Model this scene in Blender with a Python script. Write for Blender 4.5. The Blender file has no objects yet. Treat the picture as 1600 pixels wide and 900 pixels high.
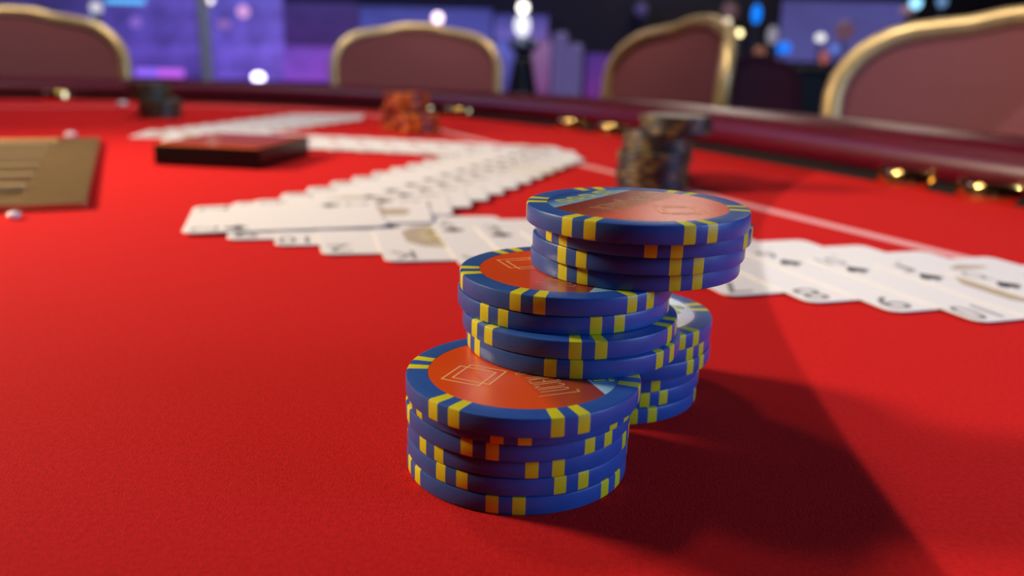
import bpy, bmesh, math, random
from mathutils import Vector, Matrix

# ---------------------------------------------------------------- units
# every length below is in table millimetres ("u"); K turns one u into metres
K = 1.12e-3
random.seed(7)
SC = bpy.context.scene
COL = SC.collection
PI = math.pi

# ---------------------------------------------------------------- camera
CAM_H, PITCH, ROLL, FPX = 71.0427, math.radians(15.4144), math.radians(1.46358), 1346.965
cp, sp, cr, sr = math.cos(PITCH), math.sin(PITCH), math.cos(ROLL), math.sin(ROLL)
FW = Vector((0, cp, -sp)); UP = Vector((0, sp, cp)); RT = Vector((1, 0, 0))
R2 = RT * cr + UP * sr; U2 = UP * cr - RT * sr
cd = bpy.data.cameras.new('camera'); cam = bpy.data.objects.new('camera', cd); COL.objects.link(cam)
M = Matrix((R2, U2, -FW)).transposed().to_4x4(); M.translation = Vector((0, 0, CAM_H * K)); cam.matrix_world = M
cd.sensor_width = 36; cd.sensor_fit = 'HORIZONTAL'; cd.lens = FPX / 1600 * 36
cd.clip_start = 0.004; cd.clip_end = 60
cd.dof.use_dof = True; cd.dof.focus_distance = 147 * K; cd.dof.aperture_fstop = 12.6; cd.dof.aperture_blades = 0
SC.camera = cam

# ---------------------------------------------------------------- view + world + lights
SC.view_settings.view_transform = 'Standard'; SC.view_settings.look = 'None'
SC.view_settings.gamma = 1; SC.view_settings.use_curve_mapping = False
SC.view_settings.exposure = 0.0
w = bpy.data.worlds.new('world'); SC.world = w; w.use_nodes = True
w.node_tree.nodes['Background'].inputs[0].default_value = (0.02, 0.018, 0.03, 1)
w.node_tree.nodes['Background'].inputs[1].default_value = 1.0


def lamp(name, kind, loc, target, power, color, **kw):
    l = bpy.data.lights.new(name, kind); l.energy = power; l.color = color
    o = bpy.data.objects.new(name, l); COL.objects.link(o)
    o.location = Vector(loc) * K
    o.rotation_euler = (Vector(target) - Vector(loc)).to_track_quat('-Z', 'Y').to_euler()
    for a, v in kw.items(): setattr(l, a, v)
    return o


# warm table lamp, up to the left and behind: throws the soft chip shadow to the right
lamp('table_lamp_warm', 'AREA', (-500, 520, 980), (0, 200, 0), 2.4, (1.0, 0.80, 0.60), shape='DISK', size=0.18)
# second, lower warm lamp at the left end of the table: its long shadow darkens the felt to the right of the chips
lamp('side_lamp_warm', 'SPOT', (-800, 400, 400), (-130, 390, 0), 62, (1.0, 0.80, 0.60), spot_size=math.radians(66), spot_blend=1.0, shadow_soft_size=0.09)
# white downlight with a hard-edged cone: lights the right side of the felt only
SPOT_C = Vector((961, 89, 0)); SPOT_R = 899.0; SPOT_H = 1500.0
lamp('downlight_white', 'SPOT', (SPOT_C.x, SPOT_C.y, SPOT_H), SPOT_C, 66, (1.0, 0.95, 0.95),
     spot_size=2 * math.atan(SPOT_R / SPOT_H), spot_blend=0.004, shadow_soft_size=0.001)
# warm ceiling wash over the far half of the table
lamp('table_lamp_far', 'SPOT', (-200, 1020, 1300), (-230, 1000, 0), 44, (1.0, 0.88, 0.78), spot_size=math.radians(66), spot_blend=1.0, shadow_soft_size=0.15)
# warm fill spots added to brighten the chairs
lamp('chair_fill_right', 'SPOT', (300, 300, 1400), (500, 900, 20), 52, (1.0, 0.88, 0.78), spot_size=math.radians(34), spot_blend=1.0, shadow_soft_size=0.05)
lamp('chair_fill_middle', 'SPOT', (0, 900, 1500), (0, 1750, -50), 75, (1.0, 0.88, 0.78), spot_size=math.radians(44), spot_blend=1.0, shadow_soft_size=0.05)
lamp('chair_fill_left', 'SPOT', (-600, 700, 1500), (-800, 1500, -50), 60, (1.0, 0.88, 0.78), spot_size=math.radians(40), spot_blend=1.0, shadow_soft_size=0.05)
# unseen cool fill for the room's bluish light, added at the right
lamp('room_fill_cool', 'AREA', (1500, -230, 520), (0, 200, 0), 23, (0.34, 0.52, 1.0), shape='DISK', size=0.9)
# blue and violet stage light behind the table
lamp('stage_light_blue', 'AREA', (-1500, 4300, 1500), (-1200, 6000, 0), 60, (0.25, 0.25, 1.0), shape='DISK', size=0.8)
lamp('stage_light_violet', 'AREA', (-1700, 1500, 1300), (-200, 500, 0), 6, (0.45, 0.35, 1.0), shape='DISK', size=0.8)

lamp('pole_fill', 'AREA', (-700, 1900, 1500), (-1150, 3200, 60), 14, (0.75, 0.78, 1.0), shape='DISK', size=0.4)  # fill added only to brighten the grey pole

# ---------------------------------------------------------------- helpers


def mat(name, color, rough=0.5, metal=0.0, emit=None, strength=0.0, noise=0.0, nscale=200.0, bump=0.0, bscale=800.0, spec=0.5, sheen=0.0, coat=0.0):
    m = bpy.data.materials.new(name); m.use_nodes = True
    nt = m.node_tree; b = nt.nodes['Principled BSDF']
    b.inputs['Base Color'].default_value = (*color, 1); b.inputs['Roughness'].default_value = rough
    b.inputs['Metallic'].default_value = metal; b.inputs['Specular IOR Level'].default_value = spec
    b.inputs['Sheen Weight'].default_value = sheen; b.inputs['Coat Weight'].default_value = coat
    if emit:
        b.inputs['Emission Color'].default_value = (*emit, 1); b.inputs['Emission Strength'].default_value = strength
    tc = nt.nodes.new('ShaderNodeTexCoord')
    if noise > 0:
        n = nt.nodes.new('ShaderNodeTexNoise'); n.inputs['Scale'].default_value = nscale; n.inputs['Detail'].default_value = 4
        nt.links.new(tc.outputs['Object'], n.inputs['Vector'])
        mr = nt.nodes.new('ShaderNodeMapRange'); mr.inputs[1].default_value = 0.3; mr.inputs[2].default_value = 0.7
        mr.inputs[3].default_value = 1 - noise; mr.inputs[4].default_value = 1 + noise
        nt.links.new(n.outputs[0], mr.inputs[0])
        mx = nt.nodes.new('ShaderNodeMix'); mx.data_type = 'RGBA'; mx.blend_type = 'MULTIPLY'; mx.inputs[0].default_value = 1
        mx.inputs[6].default_value = (*color, 1)
        nt.links.new(mr.outputs[0], mx.inputs[7]); nt.links.new(mx.outputs[2], b.inputs['Base Color'])
    if bump > 0:
        n = nt.nodes.new('ShaderNodeTexNoise'); n.inputs['Scale'].default_value = bscale; n.inputs['Detail'].default_value = 3
        nt.links.new(tc.outputs['Object'], n.inputs['Vector'])
        bp = nt.nodes.new('ShaderNodeBump'); bp.inputs['Strength'].default_value = bump; bp.inputs['Distance'].default_value = 0.0004
        nt.links.new(n.outputs[0], bp.inputs['Height']); nt.links.new(bp.outputs[0], b.inputs['Normal'])
    return m


def srgb(r, g, b):
    f = lambda c: (c / 255) / 12.92 if c <= 10 else ((c / 255 + 0.055) / 1.055) ** 2.4
    return (f(r), f(g), f(b))


def mesh_of(name, verts, faces, m, smooth=False):
    me = bpy.data.meshes.new(name)
    me.from_pydata([(v[0] * K, v[1] * K, v[2] * K) for v in verts], [], faces)
    bm = bmesh.new(); bm.from_mesh(me); bmesh.ops.recalc_face_normals(bm, faces=bm.faces[:]); bm.to_mesh(me); bm.free()
    if smooth:
        for p in me.polygons: p.use_smooth = True
    for k in (m if isinstance(m, (list, tuple)) else [m]): me.materials.append(k)
    return me


def link(name, data, parent=None, loc=(0, 0, 0), rz=0.0):
    o = bpy.data.objects.new(name, data); COL.objects.link(o)
    o.location = Vector(loc) * K; o.rotation_euler = (0, 0, rz)
    if parent: o.parent = parent
    return o


def empty(name, loc=(0, 0, 0), rz=0.0):
    o = link(name, None, None, loc, rz); o.empty_display_size = 0.01
    return o


def tag(o, label, cat, group=None):
    o['label'] = label; o['category'] = cat
    if group: o['group'] = group
    return o


class MB:
    """collects shapes into one vertex/face list"""
    def __init__(s): s.v = []; s.f = []
    def add(s, vs, fs):
        n = len(s.v); s.v += [tuple(v) for v in vs]; s.f += [tuple(i + n for i in f) for f in fs]; return s
    def box(s, x0, y0, z0, x1, y1, z1, bev=0.0):
        if bev <= 0:
            s.add([(x0, y0, z0), (x1, y0, z0), (x1, y1, z0), (x0, y1, z0), (x0, y0, z1), (x1, y0, z1), (x1, y1, z1), (x0, y1, z1)],
                  [(0, 3, 2, 1), (4, 5, 6, 7), (0, 1, 5, 4), (1, 2, 6, 5), (2, 3, 7, 6), (3, 0, 4, 7)])
        else:
            bm = bmesh.new(); bmesh.ops.create_cube(bm, size=1)
            for v in bm.verts: v.co = Vector(((x0 + x1) / 2 + v.co.x * (x1 - x0), (y0 + y1) / 2 + v.co.y * (y1 - y0), (z0 + z1) / 2 + v.co.z * (z1 - z0)))
            bmesh.ops.bevel(bm, geom=bm.edges[:], offset=bev, segments=2, affect='EDGES', profile=0.5)
            bm.verts.index_update()
            s.add([v.co[:] for v in bm.verts], [[v.index for v in f.verts] for f in bm.faces]); bm.free()
        return s
    def lathe(s, prof, n=32, c=(0, 0, 0), cap=True):
        vs = []; fs = []; m = len(prof)
        for i in range(n):
            a = 2 * PI * i / n
            for r, z in prof: vs.append((c[0] + r * math.cos(a), c[1] + r * math.sin(a), c[2] + z))
        for i in range(n):
            j = (i + 1) % n
            for k in range(m - 1): fs.append((i * m + k, j * m + k, j * m + k + 1, i * m + k + 1))
        if cap:
            fs.append(tuple(i * m for i in range(n))); fs.append(tuple(i * m + m - 1 for i in range(n)))
        return s.add(vs, fs)
    def sweep(s, path, rad, n=8, caps=True, up=Vector((0, 0, 1)), flat=1.0):
        P = [Vector(p) for p in path]; vs = []; fs = []
        for i, p in enumerate(P):
            t = (P[min(i + 1, len(P) - 1)] - P[max(i - 1, 0)]).normalized()
            a = t.cross(up)
            if a.length < 1e-4: a = t.cross(Vector((1, 0, 0)))
            a.normalize(); b = a.cross(t)
            r = rad[i] if isinstance(rad, (list, tuple)) else rad
            for k in range(n):
                q = 2 * PI * k / n; vs.append(p + a * (r * math.cos(q)) + b * (r * flat * math.sin(q)))
        for i in range(len(P) - 1):
            for k in range(n):
                l = (k + 1) % n; fs.append((i * n + k, i * n + l, (i + 1) * n + l, (i + 1) * n + k))
        if caps: fs.append(tuple(range(n))); fs.append(tuple(range((len(P) - 1) * n, len(P) * n)))
        return s.add(vs, fs)
    def sphere(s, c, r, nu=16, nv=10, sz=1.0):
        prof = [(max(r * math.sin(PI * k / nv), 1e-3 * r), -r * sz * math.cos(PI * k / nv)) for k in range(nv + 1)]
        return s.lathe(prof, nu, c)
    def prism(s, pts, z0, z1):
        n = len(pts)
        return s.add([(x, y, z0) for x, y in pts] + [(x, y, z1) for x, y in pts],
                     [tuple(range(n))[::-1], tuple(range(n, 2 * n))] + [(i, (i + 1) % n, (i + 1) % n + n, i + n) for i in range(n)])
    def mesh(s, name, m, smooth=False): return mesh_of(name, s.v, s.f, m, smooth)
    def obj(s, name, m, parent=None, loc=(0, 0, 0), rz=0.0, smooth=False): return link(name, s.mesh(name, m, smooth), parent, loc, rz)


def smooth_by_angle(me, deg=35):
    bm = bmesh.new(); bm.from_mesh(me)
    for f in bm.faces: f.smooth = True
    for e in bm.edges:
        if len(e.link_faces) == 2 and e.calc_face_angle(0) > math.radians(deg): e.smooth = False
    bm.to_mesh(me); bm.free(); return me


def px(x, y, Y):
    """the place at depth Y (u) that the photograph shows at pixel x, y"""
    d = FW + R2 * ((x - 800) / FPX) - U2 * ((y - 450) / FPX)
    return Vector((0, 0, CAM_H)) + d * (Y / d.y)


ORD = ['first', 'second', 'third', 'fourth', 'fifth', 'sixth', 'seventh', 'eighth', 'ninth', 'tenth', 'eleventh', 'twelfth',
       'thirteenth', 'fourteenth', 'fifteenth', 'sixteenth', 'seventeenth', 'eighteenth', 'nineteenth', 'twentieth']

# ---------------------------------------------------------------- materials
M_FELT = mat('red_felt', (0.58, 0.012, 0.010), 0.95, noise=0.12, nscale=900, bump=0.5, bscale=2200, spec=0.1, sheen=0.0)
M_LINE = mat('betting_line_print', (0.80, 0.36, 0.34), 0.9, spec=0.1)
M_RAIL = mat('burgundy_vinyl', (0.095, 0.0025, 0.013), 0.32, noise=0.08, nscale=40, bump=0.08, bscale=300)
M_WOOD = mat('dark_wood', (0.007, 0.003, 0.0025), 0.7, noise=0.2, nscale=30, spec=0.2)
M_BRASS = mat('polished_brass', (0.80, 0.55, 0.20), 0.13, 1.0)
M_RIB = mat('pale_gold_metal', (0.62, 0.47, 0.22), 0.4, 0.5)
M_TRAY = mat('brushed_gold_metal', (0.46, 0.30, 0.12), 0.36, 0.8, noise=0.08, nscale=60)
M_BLUE = mat('blue_clay', (0.024, 0.098, 0.36), 0.38, noise=0.06, nscale=400, bump=0.06, bscale=1500)
M_YEL = mat('yellow_clay', (0.70, 0.66, 0.012), 0.42, noise=0.05, nscale=400, bump=0.05, bscale=1500)
M_PRINT = mat('pale_orange_print', (1.0, 0.50, 0.18), 0.4)
M_TEXT = mat('tan_print', (0.75, 0.42, 0.17), 0.4)
M_NUM = mat('lime_print', (0.85, 0.95, 0.30), 0.5)
M_CARD = mat('card_stock', (0.88, 0.86, 0.81), 0.42, spec=0.4)
M_INK = mat('black_card_ink', (0.025, 0.022, 0.025), 0.45)
M_GINK = mat('grey_card_ink', (0.22, 0.21, 0.20), 0.45)
M_RINK = mat('red_card_ink', (0.5, 0.02, 0.02), 0.45)
M_TAN = mat('court_tan_ink', (0.52, 0.43, 0.31), 0.45)
M_PALEY = mat('court_yellow_ink', (0.72, 0.62, 0.33), 0.45)
M_BLACKBOX = mat('black_lacquer', (0.003, 0.002, 0.003), 0.25, spec=0.25)
M_BOXTOP = mat('orange_gloss', (0.75, 0.14, 0.012), 0.12, coat=0.6)
M_GOLD = mat('gilded_wood', (0.80, 0.58, 0.24), 0.36, 0.5, noise=0.1, nscale=60)
M_UPH = mat('maroon_upholstery', (0.28, 0.085, 0.08), 0.75, noise=0.08, nscale=500, bump=0.2, bscale=900, spec=0.2)
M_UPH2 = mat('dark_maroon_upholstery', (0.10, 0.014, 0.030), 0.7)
M_WHITE = mat('white_gloss', (0.9, 0.88, 0.85), 0.25)
M_BLACK = mat('black_plastic', (0.012, 0.010, 0.012), 0.4)
M_STEEL = mat('grey_steel', (0.16, 0.17, 0.20), 0.4, 0.6)
M_CHROME = mat('chrome', (0.75, 0.77, 0.82), 0.15, 1.0)


def glow(name, c, s): return mat(name, (0.02, 0.02, 0.02), 0.4, emit=srgb(*c), strength=s)


def inlay_material():
    """printed chip label: orange, fading to brown past the lettering, then a pale blue segment shading to dark blue"""
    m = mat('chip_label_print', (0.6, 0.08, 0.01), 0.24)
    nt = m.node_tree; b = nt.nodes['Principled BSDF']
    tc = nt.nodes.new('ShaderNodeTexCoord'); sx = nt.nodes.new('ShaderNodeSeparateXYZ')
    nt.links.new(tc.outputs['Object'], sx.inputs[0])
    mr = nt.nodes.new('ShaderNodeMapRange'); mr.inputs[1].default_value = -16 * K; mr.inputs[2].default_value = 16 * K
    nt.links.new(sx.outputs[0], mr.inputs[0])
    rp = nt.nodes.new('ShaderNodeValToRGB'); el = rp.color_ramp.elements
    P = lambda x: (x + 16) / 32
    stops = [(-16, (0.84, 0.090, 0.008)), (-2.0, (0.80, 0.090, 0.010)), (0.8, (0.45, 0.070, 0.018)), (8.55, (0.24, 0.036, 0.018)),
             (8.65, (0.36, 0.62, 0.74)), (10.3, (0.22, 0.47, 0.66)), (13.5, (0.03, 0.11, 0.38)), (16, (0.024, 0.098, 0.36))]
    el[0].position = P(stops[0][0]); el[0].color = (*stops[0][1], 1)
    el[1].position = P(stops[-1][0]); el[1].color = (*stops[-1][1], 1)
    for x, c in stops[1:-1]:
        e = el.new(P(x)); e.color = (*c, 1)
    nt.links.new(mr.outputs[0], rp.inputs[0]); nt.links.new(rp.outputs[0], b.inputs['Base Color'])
    return m


M_INLAY = inlay_material()

# ---------------------------------------------------------------- room shell
FLOOR_Z, CEIL_Z = -700, 1650
X0, X1, Y0, Y1 = -4200, 4200, -2600, 6500


def structure(o): o['kind'] = 'structure'; return o


M_FLOOR = mat('casino_carpet', (0.05, 0.012, 0.02), 0.95, noise=0.5, nscale=6)
M_WALL = mat('dark_wall_paint', (0.012, 0.010, 0.020), 0.8, noise=0.1, nscale=5)
M_CEIL = mat('dark_ceiling_paint', (0.012, 0.011, 0.018), 0.9, noise=0.1, nscale=5)
structure(MB().box(X0, Y0, FLOOR_Z - 40, X1, Y1, FLOOR_Z).obj('floor', M_FLOOR))
structure(MB().box(X0, Y0, CEIL_Z, X1, Y1, CEIL_Z + 40).obj('ceiling', M_CEIL))
structure(MB().box(X0, Y1, FLOOR_Z, X1, Y1 + 60, CEIL_Z).obj('wall_back', M_WALL))
structure(MB().box(X0, Y0 - 60, FLOOR_Z, X1, Y0, CEIL_Z).obj('wall_front', M_WALL))
structure(MB().box(X0 - 60, Y0, FLOOR_Z, X0, Y1, CEIL_Z).obj('wall_left', M_WALL))
structure(MB().box(X1, Y0, FLOOR_Z, X1 + 60, Y1, CEIL_Z).obj('wall_right', M_WALL))

# ---------------------------------------------------------------- poker table (racetrack outline)
EC = Vector((-434, 470)); AX = Vector((0.454, -0.891)).normalized(); NX = Vector((0.891, 0.454)).normalized()
RI, SLEN = 603.0, 1250.0


def track(off, n=48, straight=20):
    """closed outline at distance off outside the inner rail edge"""
    r = RI + off; pts = []
    a0 = math.atan2(NX.y, NX.x)
    for i in range(n + 1):
        a = a0 + PI * i / n; pts.append(EC + Vector((math.cos(a), math.sin(a))) * r)
    e2 = EC + AX * SLEN
    for i in range(1, straight): pts.append(pts[n] + AX * (SLEN * i / straight))
    for i in range(n + 1):
        a = a0 + PI + PI * i / n; pts.append(e2 + Vector((math.cos(a), math.sin(a))) * r)
    e3 = e2 + NX * r
    for i in range(1, straight): pts.append(e3 - AX * (SLEN * i / straight))
    return pts


def ring(prof, name, m, parent, closed=False, n=64, sag=0.0):
    loops = [track(o, n) for o, z in prof]; L = len(loops[0]); vs = []; fs = []
    for lp, (o, z) in zip(loops, prof):
        for p in lp:      # the rail is a little lower round the far end
            far = min(1.0, max(0.0, (-(p - EC).dot(AX) + 150) / 550)); vs.append((p.x, p.y, z * (1 - sag * far) if z > 0 else z))
    k = len(prof)
    for j in range(k if closed else k - 1):
        jj = (j + 1) % k
        for i in range(L):
            ii = (i + 1) % L; fs.append((j * L + i, j * L + ii, jj * L + ii, jj * L + i))
    o = link(name, mesh_of(name, vs, fs, m, True), parent); return o


table = tag(empty('poker_table', (0, 0, 0)), 'casino card table with red felt top and burgundy padded rail', 'table')
MB().prism([(p.x, p.y) for p in track(1, 48)], -14, 0).obj('felt_top', M_FELT, table)
ring([(30, -14), (0.4, -14), (0.4, 1), (2, 4), (6, 6), (30, 6)], 'wood_lip', M_WOOD, table, True)['label'] = 'dark wooden strip under the rail'
ring([(9, 5), (5.5, 8), (4, 13), (5, 19), (9, 24.5), (17, 29), (30, 31.5), (46, 32), (62, 30.5), (80, 26), (94, 17), (102, 4), (104, -14), (98, -40), (70, -52), (12, -52)],
     'padded_rail', M_RAIL, table, True, sag=0.24)['label'] = 'glossy burgundy padded rail'
line_pts = []
for sa, sb, a0 in ((1, 1, 0), (-1, 1, PI / 2), (-1, -1, PI), (1, -1, 3 * PI / 2)):      # rounded rectangle inside the rail
    for i in range(13):
        a = a0 + PI / 2 * i / 12
        al = SLEN / 2 + sa * (SLEN / 2 + 457 - 230) + 230 * math.cos(a); pe = sb * (468 - 230) + 230 * math.sin(a)
        line_pts.append((EC + AX * al + NX * pe, AX * math.cos(a) + NX * math.sin(a)))
lv, lf, ln = [], [], len(line_pts)
for p, d in line_pts:
    for e in (-4.2, 4.2): lv.append((p.x + d.x * e, p.y + d.y * e, 0.15))
for i in range(ln):
    j = (i + 1) % ln; lf.append((2 * i, 2 * i + 1, 2 * j + 1, 2 * j))
link('betting_line', mesh_of('betting_line', lv, lf, M_LINE), table)['label'] = 'pale pink printed line'
MB().prism([(p.x, p.y) for p in track(40, 32)], -60, -15).obj('table_base', M_WOOD, table)
for k in (0.15, 0.85):
    c = EC + AX * (SLEN * k)
    MB().lathe([(230, FLOOR_Z), (230, FLOOR_Z + 40), (120, FLOOR_Z + 70), (90, -300), (140, -60)], 24, (c.x, c.y, 0)).obj('pedestal', M_WOOD, table, smooth=True)
# brass cups set under the rail
cup_me = MB().lathe([(14, 0.2), (15, 0.5), (15.5, 8), (17, 10), (19, 10.5), (21, 9.5), (21.5, 8), (21.5, 0.1)], 32, cap=False).mesh('cup_holder', M_BRASS, True)
for (x, y) in ((244, 514), (269, 467), (41, 826), (81, 782), (-99, 1000), (-55, 965), (-560, 1083)):
    v = Vector((x, y)) - EC
    along = max(0, v.dot(AX)); base = EC + AX * along; d = (Vector((x, y)) - base).normalized()
    c = base + d * (RI + 12.5)
    link('cup_holder', cup_me, table, (c.x, c.y, 0))['label'] = 'brass cup holder'

# ---------------------------------------------------------------- chips
T = 3.25; R = 19.5; RIN = 15.9


def chip_profile():
    b = 0.42
    return [(RIN, 0), (R - b, 0), (R - 0.12, 0.12), (R, b), (R, T - 0.02 - b), (R - 0.12, T - 0.14), (R - b, T - 0.02), (RIN, T - 0.02)]


def arc_segment(mb, a0, a1, n):
    prof = chip_profile(); m = len(prof); vs = []; fs = []
    for i in range(n + 1):
        a = a0 + (a1 - a0) * i / n
        for r, z in prof: vs.append((r * math.cos(a), r * math.sin(a), z))
    for i in range(n):
        for k in range(m):
            l = (k + 1) % m; fs.append((i * m + k, (i + 1) * m + k, (i + 1) * m + l, i * m + l))
    fs.append(tuple(range(m))); fs.append(tuple(n * m + k for k in range(m)))
    mb.add(vs, fs)


def chip_meshes(tagname, m_body, m_spot, half, sep, pairs, m_inlay):
    """body (rim between the spots and core), one spot, one label disc; spot pairs centred at 30 + i*360/pairs degrees"""
    body = MB(); step = 2 * PI / pairs; h = math.radians(half); s = math.radians(sep); angs = []
    for i in range(pairs):
        c = PI / 6 + i * step
        cs = (c - s, c + s) if sep > 0 else (c,)
        angs += list(cs)
    angs.sort()
    for i, a in enumerate(angs):
        nx = angs[(i + 1) % len(angs)] + (2 * PI if i == len(angs) - 1 else 0)
        gap = nx - a - 2 * h; arc_segment(body, a + h, nx - h, max(3, int(math.degrees(gap) / 3)))
    body.lathe([(RIN - 0.02, 0.06), (RIN - 0.02, T - 0.20)], 72)
    bm_ = smooth_by_angle(body.mesh('chip_body_' + tagname, m_body), 30)
    spot = MB(); arc_segment(spot, -h, h, 4); sm = smooth_by_angle(spot.mesh('edge_spot_' + tagname, m_spot), 30)
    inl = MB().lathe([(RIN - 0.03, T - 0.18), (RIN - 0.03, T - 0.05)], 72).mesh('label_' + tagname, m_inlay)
    return bm_, sm, inl, angs


def text_mesh(name, body, size, m, outline=False, sx=1.0, off=0.0, space=1.0):
    cu = bpy.data.curves.new(name, 'FONT'); cu.body = body; cu.size = size; cu.align_x = 'CENTER'; cu.align_y = 'CENTER'
    cu.space_character = space; cu.offset = off; cu.resolution_u = 3
    if outline:
        cu.fill_mode = 'NONE'; cu.bevel_depth = 0.045 * size; cu.bevel_resolution = 0
    o = bpy.data.objects.new(name, cu); COL.objects.link(o); bpy.context.view_layer.update()
    me = bpy.data.meshes.new_from_object(o.evaluated_get(bpy.context.evaluated_depsgraph_get()))
    bpy.data.objects.remove(o); bpy.data.curves.remove(cu)
    me.transform(Matrix.Diagonal((sx, 1, 0.02 if outline else 1, 1)))
    me.materials.clear(); me.materials.append(m); me.name = name
    return me


def fit_text(me, x0, x1, y0, y1, z):
    """scale a text mesh into the box (reading direction x0..x1, baseline y0 to top y1), in u"""
    xs = [v.co.x for v in me.vertices]; ys = [v.co.y for v in me.vertices]
    ax, bx, ay, by = min(xs), max(xs), min(ys), max(ys)
    for v in me.vertices:
        v.co.x = (x0 + (v.co.x - ax) / (bx - ax) * (x1 - x0)) * K
        v.co.y = (y0 + (v.co.y - ay) / (by - ay) * (y1 - y0)) * K
        v.co.z = v.co.z * 0 + z * K
    return me


BL = chip_meshes('blue', M_BLUE, M_YEL, 3.05, 6.3, 6, M_INLAY)
ZP = T - 0.02          # height of the print, just above the label disc


def print_sets():
    """emblem, lettering and value of the label, as flat prints on the label disc (local +x runs from emblem to blue segment)"""
    s = 3.3; c45 = math.sqrt(0.5); mb = MB(); wl = 0.33
    for cx in (-9.3, -7.45):
        outer = [(cx + (s + wl / 2) * 2 * c45 * math.cos(a), 0.6 + (s + wl / 2) * 2 * c45 * math.sin(a)) for a in (0, PI / 2, PI, 3 * PI / 2)]
        inner = [(cx + (s - wl / 2) * 2 * c45 * math.cos(a), 0.6 + (s - wl / 2) * 2 * c45 * math.sin(a)) for a in (0, PI / 2, PI, 3 * PI / 2)]
        z = ZP + (0.004 if cx > -8 else 0)
        mb.add([(x, y, z) for x, y in outer + inner], [(i, (i + 1) % 4, 4 + (i + 1) % 4, 4 + i) for i in range(4)])
    emblem = mb.mesh('emblem', M_PRINT)
    # reading direction is local +y, letters' tops point to local -x; thin single-stroke capitals
    STR = {'L': [[(0, 1), (0, 0), (1, 0)]], 'U': [[(0, 1), (0, .18), (.25, 0), (.75, 0), (1, .18), (1, 1)]],
           'C': [[(1, .85), (.7, 1), (.3, 1), (0, .82), (0, .18), (.3, 0), (.7, 0), (1, .15)]], 'I': [[(.5, 0), (.5, 1)]],
           'E': [[(1, 1), (0, 1), (0, 0), (1, 0)], [(0, .52), (.8, .52)]], 'N': [[(0, 0), (0, 1), (1, 0), (1, 1)]],
           'B': [[(0, 0), (0, 1), (.7, 1), (.95, .78), (.7, .54), (0, .54)], [(.7, .54), (1, .27), (.7, 0), (0, 0)]],
           'A': [[(0, 0), (.5, 1), (1, 0)], [(.2, .35), (.8, .35)]], 'R': [[(0, 0), (0, 1), (.75, 1), (1, .77), (.75, .52), (0, .52)], [(.5, .52), (1, 0)]],
           'È': [[(1, 1), (0, 1), (0, 0), (1, 0)], [(0, .52), (.8, .52)], [(.2, 1.2), (.6, 1.09)]]}
    import bmesh as _b
    mb = MB(); y = -11.0; hwid = 0.10

    def stroke(pts):
        for (x0, y0), (x1, y1) in zip(pts, pts[1:]):
            d = Vector((x1 - x0, y1 - y0)); L = d.length
            if L < 1e-6: continue
            d /= L; q = Vector((-d.y, d.x)) * hwid; e = d * hwid * .6
            mb.add([(x0 - e.x + q.x, y0 - e.y + q.y, ZP), (x0 - e.x - q.x, y0 - e.y - q.y, ZP), (x1 + e.x - q.x, y1 + e.y - q.y, ZP), (x1 + e.x + q.x, y1 + e.y + q.y, ZP)], [(0, 1, 2, 3)])
    for ch in 'LUCIEN BARRIÈRE':
        if ch == ' ': y += 1.3; continue
        top, base = (-1.7, 5.2) if ch in 'LB' else (-0.8, 4.1)
        wd = 0.25 if ch == 'I' else 0.95
        for pl_ in STR[ch]: stroke([(base + (top - base) * v, y + wd * u) for u, v in pl_])
        y += wd + 0.56
    let = mb.mesh('lettering', M_TEXT)
    bm = _b.new()
    for t, a, b in (('5', -8.6, -4.6), ('0', -2.9, 0.5), ('0', 1.2, 4.4), ('0', 5.1, 8.1)):
        me = text_mesh('value', t, 1, M_NUM, outline=True); fit_text(me, a, b, -12.9, -9.25, ZP); bm.from_mesh(me); bpy.data.meshes.remove(me)
    val = bpy.data.meshes.new('value'); bm.to_mesh(val); bm.free(); val.materials.append(M_NUM); val.transform(Matrix.Rotation(PI / 2, 4, 'Z'))
    return emblem, let, val


EMBLEM, LETTER, VALUE = print_sets()


def place_chip(ms, x, y, level, rot, label, group, cat='chip', name='poker_chip', prints=False, tilt=None):
    b, s, inl, angs = ms
    o = link(name, b, None, (x, y, level * T + 0.02), rot); tag(o, label, cat, group)
    for a in angs:
        e = link('edge_spot', s, o); e.rotation_euler = (0, 0, a)
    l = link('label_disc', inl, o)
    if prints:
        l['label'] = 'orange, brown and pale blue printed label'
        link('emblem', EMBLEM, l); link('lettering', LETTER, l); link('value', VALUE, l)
    return o


# (x, y, level, spot angle of the pair, axis angle of the printed label or None), fitted chip by chip
BLUE = {
    'front lower stack': [(2.23, 135.1, 5, 51.2, 21.2), (2.1, 139.4, 4, 25, None), (1.57, 140.3, 3, 12, None), (1.72, 141.2, 2, 42.5, None), (1.63, 141.4, 1, 56.7, None), (1.56, 141.4, 0, 24.9, None)],
    'middle stack': [(9.8, 153.9, 9, 8, -22), (9.49, 154.2, 8, 49.7, None), (10.59, 151.3, 7, 36, None), (11.3, 151.0, 6, 22.2, None)],
    'uppermost stack': [(21.71, 150.6, 13, 53.8, 143.8), (23.68, 155.6, 12, 32.2, None), (23.09, 156.9, 11, 47.2, None), (22.88, 158.7, 10, 49.5, None)],
    'rear stack': [(22.04, 172.7, 5, 9.5, -20.5), (22.42, 174.8, 4, 17.5, None), (22.73, 175.2, 3, 18, None), (21.15, 177.0, 2, 47, None), (21.27, 177.5, 1, 53, None), (20.88, 176.8, 0, 47, None)],
}
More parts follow.
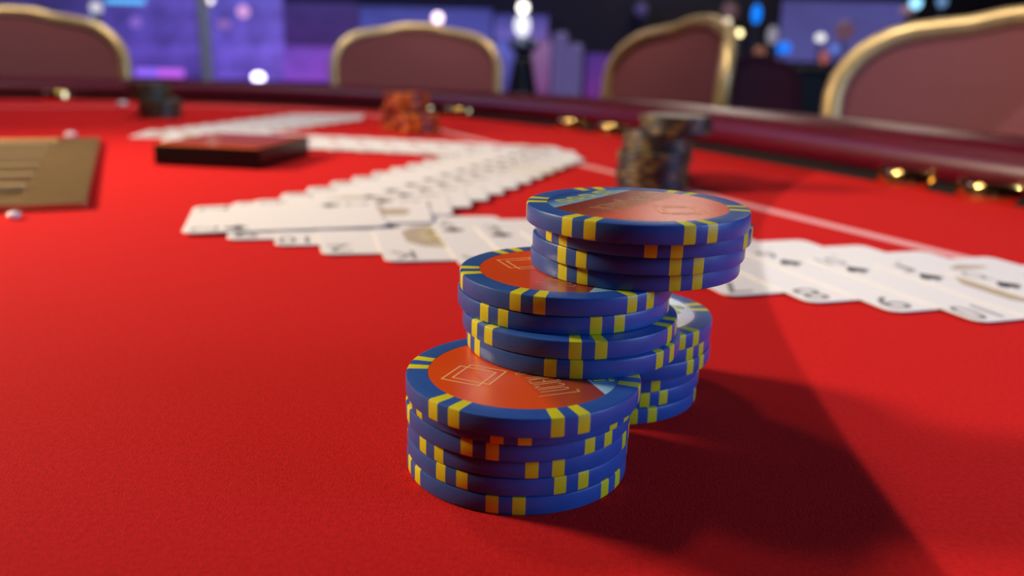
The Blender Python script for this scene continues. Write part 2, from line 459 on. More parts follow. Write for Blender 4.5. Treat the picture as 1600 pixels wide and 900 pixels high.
for st, lst in BLUE.items():
    n = len(lst)
    for i, (x, y, lv, sp_, ax) in enumerate(lst):
        rot = math.radians(ax if ax is not None else sp_ + 30)
        pos = 'topmost chip' if i == 0 else 'lowest chip' if i == n - 1 else ORD[i] + ' chip from the top'
        
        place_chip(BL, x, y, lv, rot, f'blue chip with yellow edge spots, {pos} of the {st}', 'blue chips in the leaning pile', prints=(ax is not None))

# the three small piles farther off, heaped the same way
PILES = [
    ('dark brown', (0.022, 0.015, 0.013), (0.125, 0.078, 0.022), (76, 476), 'behind the blue chips', 'brown chips in the pile near the rail',
     [(0, 0), (9, 41), (3, 9), (12, 6)], (6, 6, 3, 3)),
    ('orange', (0.22, 0.010, 0.006), (0.80, 0.19, 0.008), (-93, 770), 'near the far cups', 'orange chips in the far pile',
     [(-9, 20), (8, -16), (-4, 6), (2, 9)], (6, 5, 4, 0)),
    ('dark green', (0.042, 0.050, 0.026), (0.14, 0.10, 0.035), (-349, 845), 'at far left', 'dark green chips in the far left pile',
     [(6, 0), (-11, 40), (-7, 10), (-7, 10)], (5, 5, 5, 0)),
]
for nm, cb, cs, (cx, cy), where, group, offs, counts in PILES:
    mb_ = mat(nm.replace(' ', '_') + '_clay', cb, 0.45, noise=0.1, nscale=300)
    ms_ = mat(nm.replace(' ', '_') + '_spot_clay', cs, 0.45)
    ml_ = mat(nm.replace(' ', '_') + '_label', tuple(0.5 * (p + q) + 0.03 for p, q in zip(cb, cs)), 0.3)
    cm = chip_meshes(nm.replace(' ', '_'), mb_, ms_, 8.5, 14.0, 4, ml_)
    names = ['front lower stack', 'rear lower stack', 'middle stack', 'top stack']
    base = 0
    for si, (ox, oy) in enumerate(offs):
        n = counts[si]
        if si == 2: base = max(counts[0], counts[1])
        if si == 3: base += counts[2]
        for i in range(n):
            lv = (base if si >= 2 else 0) + i
            j = n - 1 - i
            pos = 'topmost' if j == 0 else 'lowest' if i == 0 else ORD[j] + ' from the top'
            place_chip(cm, cx + ox + random.uniform(-.9, .9), cy + oy + random.uniform(-.9, .9), lv, random.uniform(0, 6),
                       f'{nm} chip {where}, {pos} of its {names[si]}', group)

# ---------------------------------------------------------------- playing cards
CW, CH, CT = 56.0, 78.0, 0.24


def card_outline(w, h, r, n=4):
    pts = []
    for sx, sy, a0 in ((1, 1, 0), (-1, 1, PI / 2), (-1, -1, PI), (1, -1, 3 * PI / 2)):
        for i in range(n + 1):
            a = a0 + PI / 2 * i / n
            pts.append((sx * (w / 2 - r) + r * math.cos(a), sy * (h / 2 - r) + r * math.sin(a)))
    return pts


CARD_ME = MB().prism(card_outline(CW, CH, 4.0), 0, CT).mesh('playing_card', M_CARD)


def pip(mb, kind, x, y, s, z, flip=1):
    P = []
    if kind == 'spade':
        P = [(0, 1), (.35, .5), (.8, .05), (.95, -.35), (.7, -.65), (.3, -.6), (.12, -.4), (.3, -1), (-.3, -1), (-.12, -.4), (-.3, -.6), (-.7, -.65), (-.95, -.35), (-.8, .05), (-.35, .5)]
    elif kind == 'heart':
        P = [(0, -1), (.5, -.45), (.95, .15), (.9, .65), (.5, .9), (.15, .75), (0, .45), (-.15, .75), (-.5, .9), (-.9, .65), (-.95, .15), (-.5, -.45)]
    elif kind == 'diamond':
        P = [(0, 1), (.7, 0), (0, -1), (-.7, 0)]
    else:
        for cx, cy in ((0, .5), (.5, -.2), (-.5, -.2)):
            mb.add([(x + s * (cx + .45 * math.cos(a * PI / 4)), y + flip * s * (cy + .45 * math.sin(a * PI / 4)), z) for a in range(8)], [tuple(range(8))])
        P = [(.12, 0), (.3, -1), (-.3, -1), (-.12, 0)]
    mb.add([(x + s * a, y + flip * s * b, z) for a, b in P], [tuple(range(len(P)))])


GLYPH = {}


def glyph(ch, m, x, y, wd, ht, z, inv, bm, mi):
    key = ch
    if key not in GLYPH:
        me = text_mesh('glyph', ch, 1, m); GLYPH[key] = me
    me = GLYPH[key].copy(); fit_text(me, -wd / 2, wd / 2, -ht / 2, ht / 2, 0)
    if inv: me.transform(Matrix.Rotation(PI, 4, 'Z'))
    me.transform(Matrix.Translation((x * K, y * K, z * K)))
    for p in me.polygons: p.material_index = mi
    bm.from_mesh(me); bpy.data.meshes.remove(me)


def card_print(rank, suit, midpip):
    z = CT + 0.02
    bm = bmesh.new()
    mats = [M_RINK if suit in ('heart', 'diamond') else M_INK, M_RINK if suit in ('heart', 'diamond') else M_GINK, M_TAN, M_PALEY]
    wd = 8 if rank != '10' else 10
    blank = rank == ''; rank = rank or '2'; midpip = midpip and not blank
    glyph(rank, M_INK, -21.3, 31, wd * .85, 10, z, False, bm, 1)
    glyph(rank, M_INK, -21.0, -30.5, wd * 1.1, 12, z, True, bm, 1)
    glyph(rank, M_INK, 21.3, -31, wd * .85, 10, z, True, bm, 1)
    mb = MB(); pip(mb, suit, -20.5, 19.5, 4.6, z); pip(mb, suit, 21.3, -19.5, 4.6, z, -1)
    if midpip: pip(mb, suit, -15.5, 3, 4.5, z)
    if rank == 'A': pip(mb, suit, 6, 0, 12, z)
    elif blank: pass
    elif rank not in 'JQK':
        for yy in (22, 0, -22): pip(mb, suit, 4, yy, 5, z)
    if mb.v:
        me = mb.mesh('p', M_INK); bm.from_mesh(me); bpy.data.meshes.remove(me)
    if rank in 'JQK':   # a plain mirrored court figure in a frame
        n0 = len(bm.faces)
        for fl in (1, -1):
            tan = MB(); tan.add([(x, fl * y, z) for x, y in ((-17, 0), (22, 0), (20, 14), (12, 20), (12, 28), (4, 31), (-3, 28), (-2, 20), (-12, 17), (-17, 9))], [tuple(range(10))])
            me = tan.mesh('p', M_TAN)
            for p in me.polygons: p.material_index = 2
            bm.from_mesh(me); bpy.data.meshes.remove(me)
            ye = MB(); ye.add([(x, fl * y, z + .02) for x, y in ((-12, 2), (-4, 2), (3, 14), (-5, 14))], [(0, 1, 2, 3)])
            ye.add([(x, fl * y, z + .02) for x, y in ((10, 3), (18, 3), (14, 13))], [(0, 1, 2)])
            me = ye.mesh('p', M_PALEY)
            for p in me.polygons: p.material_index = 3
            bm.from_mesh(me); bpy.data.meshes.remove(me)
            bk = MB(); bk.add([(x, fl * y, z + .04) for x, y in ((-9, 5), (-6, 5), (1, 13), (-1, 13))], [(0, 1, 2, 3)])
            me = bk.mesh('p', M_INK); bm.from_mesh(me); bpy.data.meshes.remove(me)
    for f in bm.faces:
        if f.normal.z < 0: f.normal_flip()
    me = bpy.data.meshes.new('face_print'); bm.to_mesh(me); bm.free()
    for m in mats: me.materials.append(m)
    return me


SUITNAME = {'spade': 'spades', 'club': 'clubs', 'heart': 'hearts', 'diamond': 'diamonds'}
RANKNAME = {'A': 'ace', 'J': 'jack', 'Q': 'queen', 'K': 'king'}


def lay_card(cx, cy, zc, ang, prog, a, rank, suit, label, group, mid=False):
    o = link('playing_card', CARD_ME); tag(o, label, 'card', group)
    nrm = Vector((a * prog.x, a * prog.y, 1)).normalized()       # falls along the ribbon
    xa = Vector((math.cos(ang), math.sin(ang), 0)); xa = (xa - nrm * xa.dot(nrm)).normalized(); ya = nrm.cross(xa)
    m = Matrix((xa, ya, nrm)).transposed().to_4x4(); m.translation = Vector((cx, cy, zc)) * K
    o.matrix_world = m
    link('face_print', card_print(rank, suit, mid), o)
    return o


def ribbon(centers, angs, ranks, lift0, lift1, labels, group, mid=False, tilt=0.0138, dip=0.0):
    n = len(centers)
    for i, (c, an) in enumerate(zip(centers, angs)):
        p = Vector(centers[min(i + 1, n - 1)]) - Vector(centers[max(i - 1, 0)]); p.normalize()
        ext = abs(math.cos(an) * p.x + math.sin(an) * p.y) * CW / 2 + abs(-math.sin(an) * p.x + math.cos(an) * p.y) * CH / 2
        lift = lift0 + (lift1 - lift0) * i / (n - 1) - dip * (1 - abs(2 * i / (n - 1) - 1))
        lay_card(c[0], c[1], ext * tilt * 0.98 + 0.1 + lift, an, p, tilt, ranks[i][0], ranks[i][1], labels[i], group, mid)


def from_ll(ll, ang):
    return (ll[0] + math.cos(ang) * CW / 2 - math.sin(ang) * CH / 2, ll[1] + math.sin(ang) * CW / 2 + math.cos(ang) * CH / 2)


def lerp(a, b, t): return (a[0] + (b[0] - a[0]) * t, a[1] + (b[1] - a[1]) * t)


def seq(r, s): return [(x, s) for x in r]


# fourth (farthest) row, third row, second row, then the near row
c4 = [lerp((-196, 893), (-258, 690), i / 9) for i in range(10)]
ribbon(c4, [math.radians(-84)] * 10, seq(['2', '3', '4', '5', '6', '7', '8', '9', '10', 'J'], 'diamond'), 0, 0,
       [f'white playing card in the farthest row, {ORD[i]} from its far right end' for i in range(10)], 'cards in the farthest row')
c3 = [lerp((-236, 664), (12, 622), i / 12) for i in range(13)]
ribbon(c3, [math.radians(14)] * 13, seq(['Q', 'K', 'A', '2', '3', '4', '5', '6', '7', '8', '9', '10', 'J'], 'heart'), 1.3, 0.0,
       [f'white playing card in the row behind the black box, {ORD[i]} from its left end' for i in range(13)], 'cards in the row behind the box')
c2 = [lerp((4, 592), (-76, 370), i / 11) for i in range(12)] + [(-95, 355)]
ribbon(c2, [math.radians(-86 + 5 * i / 11) for i in range(12)] + [math.radians(-75)], seq(['A', '2', '3', '4', '5', '6', '7', '8', '9', '10', 'J', 'Q', ''], 'club'), 1.15, 1.15,
       [f'white playing card in the slanted middle row, {ORD[i]} from its far end' for i in range(13)], 'cards in the slanted middle row', mid=True, dip=0.2)
LLs = [(-106, 311.2), (-86.2, 303.8), (-66.7, 292), (-43.2, 283.7), (-17.3, 280.2)]
A1 = [16, 15, 14.5, 14, 14]
for i in range(1, 4): LLs.append(lerp((-17.3, 280.2), (65.1, 251.5), i / 4)); A1.append(14 + 1.2 * i)
LLs += [(65.1, 251.5), (88.5, 246.1), (110, 238.4), (130.9, 230.5), (153, 223), (175, 215), (197, 207)]
A1 += [19, 19.3, 19.6, 20, 20.4, 20.8, 21.2]
A1 = [math.radians(a) for a in A1]
R1 = seq(['10', 'J', 'Q'], 'diamond') + seq(['K'], 'spade') + seq(['K'], 'spade') + seq(['A', '3', '4', '6', '7', '8', '9', '10', 'J', 'Q', 'K'], 'spade')
R1 = seq(['9', '10', '2', 'K'], 'diamond') + R1[5:]
R1 = [(r, 'spade') for r, _ in R1]
lab1 = []
for i in range(15):
    if i < 5: lab1.append(f'white playing card in the near row left of the blue chips, {ORD[i]} from the tip')
    elif i < 8: lab1.append(f'white playing card in the near row behind the blue chips, {ORD[i]} from the tip')
    else: lab1.append(f'white playing card in the near row right of the blue chips, {ORD[i - 8]} after the chips')
ribbon([from_ll(l, a) for l, a in zip(LLs, A1)], A1, R1, 0.0, 0.0, lab1, 'cards in the near row')

# ---------------------------------------------------------------- box and dealer tray
bx = tag(empty('card_box', (-149, 502, 0), math.atan2(10, -65) - PI), 'flat black box with glossy orange top in front of the cards', 'box')
# local x runs left along the long front edge, local y to the rear
MB().box(-66, 0, 0.3, 0, 76, 11.8, 0.6).obj('box_body', M_BLACKBOX, bx)
MB().box(-65.4, 0.6, 11.8, -0.6, 75.4, 12.9, 0.5).obj('box_lid', M_BOXTOP, bx)['label'] = 'glossy orange lid'

u_len = Vector((-114, 257)).normalized(); u_in = Vector((-0.914, -0.406)).normalized()
tray = tag(empty('chip_tray', (-185, 368, 0), math.atan2(u_len.y, u_len.x)), 'gold metal chip tray with long empty grooves at left edge', 'tray')
# local x along the right edge (away), local y to the left
TL, TD, NG = 281.0, 330.0, 7
fr = MB().box(0, 0, 0.2, TL, 27, 3.4, 0.6).box(0, TD - 20, 0.2, TL, TD, 3.4, 0.6).box(0, 26, 0.2, 7, TD - 19, 3.4, 0.6).box(TL - 7, 26, 0.2, TL, TD - 19, 3.4, 0.6)
fr.obj('tray_frame', M_TRAY, tray)
gw = (TL - 14) / NG
for i in range(NG):
    g = MB(); x0 = 7 + gw * i; vs = []; n = 12
    for yy in (26.5, TD - 19.5):
        for k in range(n + 1):
            a = PI * k / n; vs.append((x0 + gw / 2 - gw / 2 * math.cos(a), yy, 3.4 - 2.9 * math.sin(a)))
    g.add(vs, [(k, k + 1, n + 1 + k + 1, n + 1 + k) for k in range(n)])
    g.obj('groove', M_TRAY, tray, smooth=True)
    if i: MB().box(x0 - 3.0, 26.5, 0.3, x0 + 3.0, TD - 19.5, 5.4, 0.3).obj('divider', M_RIB, tray)
for (x, y, wh) in ((-331, 646, 'beside the far corner of the gold tray'), (-203, 344, 'beside the near corner of the gold tray'), (-438, 975, 'left of the dark green chips')):
    s_ = 1.2 if y < 500 else 1.8 if y < 800 else 2.4
    o = MB().sphere((0, 0, 1.3 * s_), 2.3 * s_, 16, 8, 0.55).obj('table_stud', M_WHITE, None, (x, y, 0), smooth=True)
    tag(o, 'small white shiny stud on the red felt ' + wh, 'stud')

# ---------------------------------------------------------------- chairs
HALF = [(0, 0), (.12, 0), (.21, .01), (.3, .035), (.37, .053), (.5, .07), (.656, .095), (.75, .125), (.82, .165), (.89, .22), (.94, .285), (.98, .36), (1.0, .45), (1.0, .6), (1.0, .95), (0.99, 1.4), (.96, 1.9), (.93, 2.4)]


def chair_meshes():
    W, S_ = 178.0, 62.0
    top = 822.0 + 0     # above the floor
    def P(u, d, inset=0.0, fwd=0.0):
        x = u * (W - inset); z = top - d * W * (1 - inset / W) - inset
        y = -S_ * (x / W) ** 2 - fwd + (top - z) * -0.06
        return (x, y, z)
    out = [(-u, d) for u, d in HALF[::-1]] + HALF[1:]
    parts = {}
    parts['back_frame'] = (MB().sweep([P(u, d, 9) for u, d in out], 9.5, 12, True, Vector((0, 1, 0)), 0.95), M_GOLD)
    # padded back: grid between the frame, bulged toward the sitter
    mb = MB(); nv = 12; cols = [i / 10 for i in range(-10, 11)]
    def topd(u):
        u = abs(u)
        for (a, b), (c, d) in zip(HALF, HALF[1:]):
            if a <= u <= c or (c <= a): return b + (d - b) * ((u - a) / (c - a) if c > a else 0)
        return 1
    for side in (1, -1):
        vs = []; fs = []
        for j in range(nv + 1):
            for u in cols:
                uu = u * 0.985; d0 = topd(uu) + 0.0; d1 = 2.35; d = d0 + (d1 - d0) * j / nv
                bul = 13 * (1 - abs(u) ** 4) * (1 - abs(2 * j / nv - 1) ** 4)
                vs.append(P(uu, d, 15, side * (3 + bul)))
        m = len(cols)
        for j in range(nv):
            for i in range(m - 1): fs.append((j * m + i, j * m + i + 1, (j + 1) * m + i + 1, (j + 1) * m + i))
        mb.add(vs, fs)
    parts['backrest'] = (mb, M_UPH)
    parts['seat'] = (MB().box(-185, -420, 300, 185, -40, 400, 25), M_UPH)
    parts['seat_rail'] = (MB().box(-190, -425, 270, 190, -35, 302, 6), M_GOLD)
    legs = [(MB().sweep([(sx * 165, y, 272), (sx * 168, y - 6, 180), (sx * 160, y, 80), (sx * 166, y - 8 * s2, 0)], [24, 17, 13, 16], 8), M_GOLD) for sx in (-1, 1) for y, s2 in ((-395, 1), (-70, -1))]
    posts = [(MB().sweep([(sx * 160, -85, 300), (sx * 166, -92, 350), P(sx * .94, 2.2, 9)], [16, 13, 10], 8), M_GOLD) for sx in (-1, 1)]
    return parts, legs, posts


def build_chair(label):
    root = empty('casino_chair'); tag(root, label, 'chair', 'gold framed chairs round the table')
    parts, legs, posts = chair_meshes()
    for n, (mb, m) in parts.items(): mb.obj(n, m, root, smooth=n not in ('seat_rail',))
    for mb, m in legs: mb.obj('leg', m, root, smooth=True)
    for mb, m in posts: mb.obj('back_post', m, root, smooth=True)
    return root


def copy_tree(o, parent=None):
    c = o.copy(); COL.objects.link(c)
    if parent: c.parent = parent
    for ch in list(o.children): copy_tree(ch, c)
    return c


def chair_at(o, x, y, deg, label):
    """deg: direction the sitter faces"""
    o.location = Vector((x, y, FLOOR_Z)) * K; o.rotation_euler = (0, 0, math.radians(deg + 90)); o['label'] = label


ch = build_chair('maroon chair with gold frame')
proto = ch
chair_at(ch, -214, 1900, -85, 'maroon chair with curved gold frame behind the orange chips')
chair_at(copy_tree(proto), -845, 1500, -68, 'maroon chair with curved gold frame at the far left end')
chair_at(copy_tree(proto), 246, 1200, 197, 'maroon chair with gold frame turned sideways, behind the brown chips')
chair_at(copy_tree(proto), 484, 825, 238, 'largest maroon chair with gold frame, nearest at the right')

# ---------------------------------------------------------------- room behind the table


def on_wall(x0, y0, x1, y1, Y, name, m, label, cat, depth=40, parent=None):
    a = px(x0, y1, Y); b = px(x1, y0, Y)
    mb = MB().box(min(a.x, b.x), Y, a.z, max(a.x, b.x), Y + depth, b.z)
    o = mb.obj(name, m, parent)
    if label: tag(o, label, cat)
    return o


def backglow_material(name, tl, tr, bl, br, s, band=0.25):
    """coloured wall light as emission: four corner colours melting into one another with soft horizontal bands"""
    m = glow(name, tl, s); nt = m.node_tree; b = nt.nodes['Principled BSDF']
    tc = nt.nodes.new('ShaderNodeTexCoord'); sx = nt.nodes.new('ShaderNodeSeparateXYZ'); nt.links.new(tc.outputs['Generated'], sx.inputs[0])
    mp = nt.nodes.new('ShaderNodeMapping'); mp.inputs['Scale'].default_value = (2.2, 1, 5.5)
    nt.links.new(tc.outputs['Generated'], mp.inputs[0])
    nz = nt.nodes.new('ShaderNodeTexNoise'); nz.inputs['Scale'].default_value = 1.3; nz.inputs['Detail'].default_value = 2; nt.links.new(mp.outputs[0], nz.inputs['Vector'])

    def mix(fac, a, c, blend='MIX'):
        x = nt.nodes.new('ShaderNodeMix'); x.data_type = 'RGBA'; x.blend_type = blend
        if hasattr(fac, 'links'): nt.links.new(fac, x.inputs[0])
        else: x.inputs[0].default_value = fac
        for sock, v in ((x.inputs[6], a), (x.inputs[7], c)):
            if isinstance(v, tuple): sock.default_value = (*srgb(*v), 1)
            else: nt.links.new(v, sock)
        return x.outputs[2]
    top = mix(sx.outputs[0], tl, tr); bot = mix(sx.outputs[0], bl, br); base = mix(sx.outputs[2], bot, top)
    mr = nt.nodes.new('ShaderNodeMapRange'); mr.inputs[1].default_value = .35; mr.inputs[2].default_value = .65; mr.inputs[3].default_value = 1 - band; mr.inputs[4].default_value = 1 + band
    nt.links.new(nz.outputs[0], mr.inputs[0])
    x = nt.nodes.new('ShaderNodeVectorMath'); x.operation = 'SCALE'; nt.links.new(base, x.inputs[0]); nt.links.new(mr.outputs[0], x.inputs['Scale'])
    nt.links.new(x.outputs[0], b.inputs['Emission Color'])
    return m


def backglow(x0, y0, x1, y1, tl, tr, bl, br, s, label, Y=6400, band=0.3):
    """added glow imitating coloured light on the rear wall, in a thin dark frame"""
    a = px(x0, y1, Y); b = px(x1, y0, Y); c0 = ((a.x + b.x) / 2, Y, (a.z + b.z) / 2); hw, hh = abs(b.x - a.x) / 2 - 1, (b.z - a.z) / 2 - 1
    r = tag(empty('wall_backglow', c0), label, 'backglow', 'painted glow on the rear wall')
    MB().box(-hw, 0, -hh, hw, 6500 - Y - 1, hh).obj('glow_backing', M_BLACK, r)
    MB().box(-hw + 3, -6, -hh + 3, hw - 3, 0, hh - 3).obj('glow_face', backglow_material('wall_light_tones', tl, tr, bl, br, s, band), r)
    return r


backglow(-60, -50, 158, 60, (44, 40, 92), (58, 52, 118), (52, 44, 100), (70, 58, 130), 1.0, 'dim blue painted wall glow above the left chair')  # glow sheets in place of a blue and violet lit wall
backglow(160, -50, 311, 150, (64, 62, 140), (84, 70, 160), (84, 60, 160), (78, 56, 150), 1.2, 'wide blue violet painted wall glow left of the grey pole')
backglow(329, -50, 441, 150, (78, 74, 165), (74, 70, 150), (92, 66, 175), (112, 82, 195), 1.2, 'blue violet painted wall glow just right of the grey pole')
backglow(442, 4, 560, 72, (52, 36, 96), (46, 32, 80), (56, 30, 92), (58, 32, 90), 1.2, 'dark purple painted wall glow left of the middle chair', band=0.15)
backglow(442, 74, 560, 150, (98, 62, 165), (112, 58, 160), (125, 64, 180), (128, 62, 175), 1.2, 'magenta violet painted wall glow left of the middle chair', band=0.12)
backglow(562, 14, 770, 80, (52, 54, 124), (54, 54, 126), (70, 74, 160), (72, 72, 156), 1.2, 'wide blue painted wall glow above the middle chair', band=0.15)
backglow(771, 24, 858, 62, (48, 46, 120), (56, 54, 126), (96, 90, 170), (104, 80, 150), 1.2, 'small blue painted wall glow behind the two white globes', band=0.1)
backglow(771, 64, 812, 160, (86, 96, 190), (80, 76, 150), (58, 40, 110), (52, 36, 90), 1.2, 'blue painted wall glow left of the black lamp base', band=0.1)
backglow(828, 64, 862, 160, (120, 90, 130), (118, 84, 130), (110, 52, 104), (96, 46, 100), 1.2, 'pink painted wall glow right of the black lamp base', band=0.1)
backglow(912, 84, 970, 160, (60, 36, 120), (72, 34, 100), (98, 34, 112), (100, 34, 112), 1.2, 'magenta painted wall glow left of the sideways chair', band=0.1)
backglow(1212, 4, 1420, 96, (64, 60, 116), (68, 68, 126), (72, 70, 132), (74, 68, 124), 1.2, 'wide slate blue painted wall glow at right', band=0.08)

# two pale columns whose own glow imitates violet light on them
for k, (xx, yt) in enumerate(((873, 50), (897, 68))):
    c = px(xx, 130, 5200); t = px(xx, yt, 5200)
    r = tag(empty('glow_column', (c.x, 5200, FLOOR_Z)), ['taller', 'shorter'][k] + ' pale violet glowing column left of the sideways chair', 'column')
    MB().lathe([(30, 0), (30, 40), (44, 44), (44, t.z - FLOOR_Z - 20), (30, t.z - FLOOR_Z)], 20).obj('column_body', glow('column_glow', (84, 74, 122), 1.0), r)
    MB().box(-60, -60, 0, 60, 60, 30).obj('column_foot', M_BLACK, r)

# grey pole
c = px(320, 60, 3200)
pole = tag(empty('steel_pole', (c.x, 3200, FLOOR_Z)), 'thin grey vertical pole against the violet wall', 'pole')
MB().lathe([(21, 10), (21, CEIL_Z - FLOOR_Z - 12)], 20).obj('pole_shaft', mat('pole_paint', (0.55, 0.56, 0.60), 0.6), pole)
MB().lathe([(60, 0), (60, 10), (30, 30)], 20).obj('pole_foot', M_STEEL, pole)
MB().lathe([(30, CEIL_Z - FLOOR_Z - 30), (60, CEIL_Z - FLOOR_Z - 0.5)], 20).obj('pole_collar', M_STEEL, pole)


def counter(x0, x1, ytop, Y, label, depth=300, m=M_BLACK, m2=M_WOOD):
    a = px(x0, ytop, Y); b = px(x1, ytop, Y); z = (a.z + b.z) / 2 - FLOOR_Z
    r = tag(empty('counter', ((a.x + b.x) / 2, Y, FLOOR_Z)), label, 'counter'); hw = (b.x - a.x) / 2
    MB().box(-hw + 15, 10, 0, hw - 15, depth - 10, z - 30).obj('counter_body', m, r)
    MB().box(-hw, 0, z - 30, hw, depth, z, 4).obj('counter_top', m2, r)
    return r, z + FLOOR_Z


# long low counter on the left that carries the light bar and the white spotlight
r_, zc = counter(196, 520, 128, 4400, 'dark counter under the violet light bar')
a = px(207, 124, 4420); b = px(281, 124, 4420); tz = px(240, 108, 4420).z - zc
lb = tag(empty('light_bar', (a.x, 4440, zc)), 'glowing violet and pink light bar left of the grey pole', 'light')
L_ = b.x - a.x
MB().box(0, 0, 0, L_, 60, 14).obj('bar_base', M_BLACK, lb)
MB().box(2, 2, 14, L_ * .5, 58, tz, 8).obj('lit_tube', glow('violet_tube', (150, 105, 255), 1.15), lb)['label'] = 'violet half'
MB().box(L_ * .5, 2, 14, L_ - 2, 58, tz, 8).obj('lit_tube', glow('pink_tube', (196, 98, 240), 1.15), lb)['label'] = 'pink half'
c = px(402, 121, 4440)
sl = tag(empty('spotlight', (c.x, 4460, zc)), 'bright white spotlight glowing on the counter', 'light')
MB().lathe([(40, 0), (40, 8), (10, 14), (10, max(20, c.z - zc - 30))], 20).obj('spot_stand', M_BLACK, sl)
MB().sphere((0, 0, c.z - zc), 30, 20, 12, 0.75).obj('lens', glow('spot_lens', (215, 205, 255), 7.0), sl, smooth=True)
# cyan light bar at the top left, hung from the ceiling
a = px(164, 4, 4800); b = px(224, 4, 4800)
cb = tag(empty('hanging_light_bar', (a.x, 4800, a.z)), 'cyan hanging light bar at the top edge on the left', 'light')
MB().box(0, 0, 0, b.x - a.x, 30, 26, 6).obj('lit_tube', glow('cyan_tube', (90, 190, 255), 1.3), cb)
for q in (0.1, 0.9): MB().box((b.x - a.x) * q - 3, 12, 26, (b.x - a.x) * q + 3, 18, CEIL_Z - a.z - 0.5).obj('hanger', M_BLACK, cb)
for k in (318, 322): pass


def wall_lamp(x, y, rad, col, s, label, Y=6380, sz=1.0):
    c = px(x, y, Y); r = tag(empty('wall_lamp', (c.x, Y, c.z)), label, 'lamp')
    MB().box(-rad * .5, 10, -rad * .5, rad * .5, 119, rad * .5).obj('bracket', M_BLACK, r)
    MB().sphere((0, 0, 0), rad, 14, 8, sz).obj('lit_globe', glow('globe_glow', col, s), r, smooth=True)
    return r


wall_lamp(380, 18, 42, (205, 150, 205), 1.3, 'soft pink round lamp right of the grey pole', 6370)
wall_lamp(350, 38, 46, (150, 105, 175), 1.0, 'dim mauve round lamp just right of the grey pole', 6370, 0.6)
wall_lamp(212, 35, 36, (140, 105, 205), 1.0, 'dim violet round lamp on the pale violet panel', 6370)
wall_lamp(325, 0, 36, (255, 245, 240), 2.5, 'white lamp at the head of the grey pole', 6370, 0.7)
wall_lamp(684, 28, 36, (255, 222, 240), 3.2, 'pinkish white round lamp above the middle chair', 6370)
wall_lamp(1002, 15, 46, (60, 52, 100), 1.0, 'faint violet lamp high on the dark wall', 6400)
wall_lamp(1140, 18, 60, (90, 62, 70), 1.0, 'faint brownish lamp above the sideways chair', 6400)

# black pedestal lamp with two white globes, between the middle and the sideways chair
LY = 3000
c = px(816, 130, LY); z = lambda y: px(816, y, LY).z - FLOOR_Z
pl = tag(empty('pedestal_lamp', (c.x, LY, FLOOR_Z)), 'black tapered lamp with two bright white globes between chairs', 'lamp')
MB().lathe([(110, 0), (100, 20), (58, z(170)), (50, z(145)), (34, z(100)), (26, z(82))], 24).obj('lamp_base', M_BLACK, pl, smooth=True)
MB().lathe([(26, z(82)), (52, z(74)), (46, z(64)), (14, z(58)), (12, z(2))], 24).obj('lamp_neck', mat('satin_silver', (0.3, 0.32, 0.38), 0.35, 0.7), pl, smooth=True)
MB().sphere((-5, -20, z(40)), 26, 18, 12, 1.35).obj('lit_globe', glow('lower_globe', (225, 225, 235), 1.6), pl, smooth=True)
MB().sphere((-4, -20, z(12)), 17, 18, 12).obj('lit_globe', glow('upper_globe', (255, 250, 240), 4.0), pl, smooth=True)

# right background: dark gaming machine, second row chair, small coloured lights
GY = 2600
a = px(1204, 104, GY); b = px(1296, 104, GY); zt = a.z - FLOOR_Z
gm = tag(empty('gaming_machine', ((a.x + b.x) / 2, GY, FLOOR_Z)), 'low dark gaming cabinet between the two right chairs', 'cabinet')
hw = (b.x - a.x) / 2
MB().box(-hw, 0, 0, hw, 260, zt - 12, 8).obj('cabinet_body', mat('olive_black', (0.014, 0.012, 0.008), 0.5), gm)
MB().box(-hw - 6, -6, zt - 12, hw + 6, 266, zt, 3).obj('cabinet_top', mat('dull_brown', (0.05, 0.025, 0.03), 0.5), gm)
r2 = copy_tree(proto); chair_at(r2, px(1180, 100, 2250).x, 2250, 262, 'dark maroon chair back in the second row beside the low cabinet')
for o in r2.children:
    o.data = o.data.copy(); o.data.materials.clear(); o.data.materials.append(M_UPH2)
r2.location.z = (FLOOR_Z - 40) * K; r2.scale = (0.62, 1, 0.945); r2.location.z = FLOOR_Z * K
del r2['group']


def lit_post(x, y, Y, rad, col, s, label, sz=1.0, m=M_STEEL, stick=5):
    c = px(x, y, Y); r = tag(empty('lit_post', (c.x, Y, FLOOR_Z)), label, 'lamp')
    MB().lathe([(11, 0), (11, 6), (stick, 14), (stick, c.z - FLOOR_Z - rad * sz * .6)], 12).obj('post', m, r)
    MB().sphere((0, 0, c.z - FLOOR_Z), rad, 14, 10, sz).obj('lit_globe', glow('post_glow', col, s), r, smooth=True)
    return r


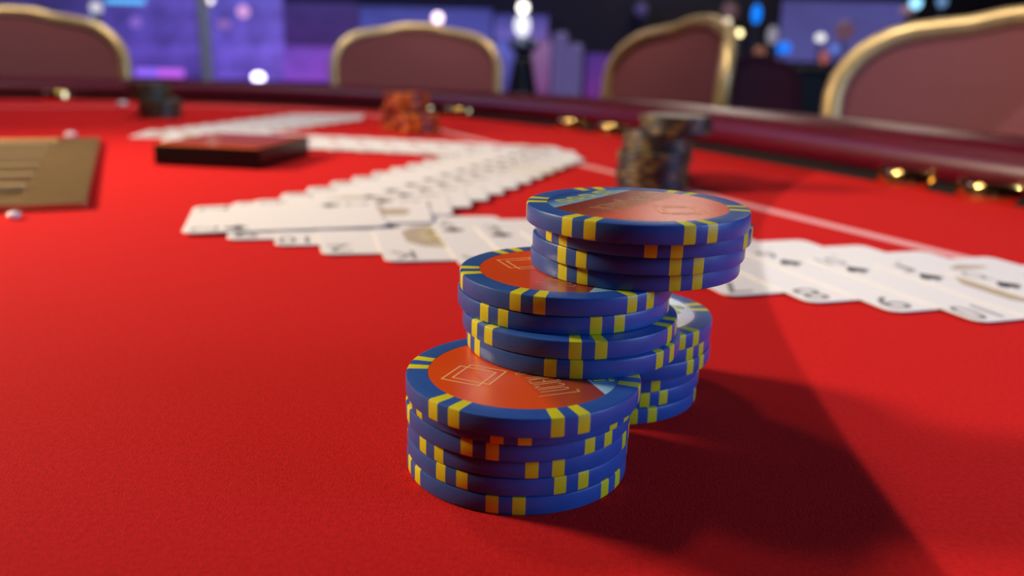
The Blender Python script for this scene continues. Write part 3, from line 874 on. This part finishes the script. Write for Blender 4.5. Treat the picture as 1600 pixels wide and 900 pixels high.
lit_post(1182, 22, 2900, 15, (10, 130, 255), 1.3, 'tall vivid blue light right of the sideways chair', 2.0)
lit_post(1225, 75, 2900, 24, (20, 125, 255), 1.1, 'round vivid blue light above the low cabinet', 0.8)
lit_post(1282, 59, 2900, 16, (230, 228, 225), 1.5, 'white round light left of the largest chair', 0.8)
lit_post(1305, 77, 3000, 14, (100, 135, 235), 1.0, 'pale blue small light beside the largest chair', 0.9)
lit_post(1287, 90, 3050, 16, (185, 100, 80), 0.8, 'dull orange small light beside the largest chair', 1.4)
lit_post(1186, 82, 2950, 22, (150, 95, 70), 0.8, 'dull orange light behind the sideways chair', 0.9)
lit_post(1207, 55, 3100, 18, (160, 155, 170), 0.8, 'grey upright light above the low cabinet', 1.7)
lit_post(1164, 125, 2950, 20, (150, 135, 160), 0.9, 'pale grey light low beside the sideways chair', 0.8)
lit_post(1142, 118, 2950, 14, (110, 140, 175), 0.9, 'pale blue light at the edge of the sideways chair', 1.6)
lit_post(1155, 52, 2400, 9, (255, 235, 170), 4.0, 'bright yellow painted glint at the shoulder of the sideways chair')  # glowing globe in place of a glint on the chair frame
lit_post(1137, 33, 2500, 9, (240, 225, 190), 1.6, 'cream painted glint at the top of the sideways chair')  # second frame glint, also given as a glowing globe
lit_post(1431, 5, 3000, 18, (150, 220, 255), 2.0, 'cyan white light above the largest chair, leftmost of two')
lit_post(1472, 3, 3000, 16, (110, 150, 200), 1.0, 'blue grey light above the largest chair, rightmost of two')
lit_post(1418, 16, 3100, 26, (150, 110, 120), 0.8, 'dull pink light above the largest chair', 0.5)
lit_post(1320, 48, 3100, 32, (110, 75, 90), 0.8, 'dull mauve light behind the largest chair', 1.0)
lit_post(150, 12, 2300, 15, (205, 205, 215), 1.1, 'white globe light above the left chair', 1.0, M_CHROME, 9)
lit_post(146, 30, 2400, 12, (120, 150, 215), 1.0, 'pale blue light touching the top of the left chair', 1.0, M_CHROME, 5)

# ceiling lights beyond the picture's top edge: they make the sheen on the chips and the rail
M_CEILGLOW = mat('ceiling_light_diffuser', (0.8, 0.8, 0.8), 0.5, emit=(1.0, 0.88, 0.74), strength=13.0)
for i, (x, y) in enumerate(((900, 4900), (1900, 4700), (1200, 6150))):
    r = tag(empty('ceiling_light', (x, y, CEIL_Z)), ['square recessed ceiling light nearest above the room', 'square recessed ceiling light farther to the right', 'square recessed ceiling light closest to the rear wall'][i], 'light', 'ceiling lights')
    MB().box(-260, -260, -16, 260, 260, -0.5).obj('light_frame', M_STEEL, r)
    MB().box(-230, -230, -22, 230, 230, -16).obj('diffuser', M_CEILGLOW, r)
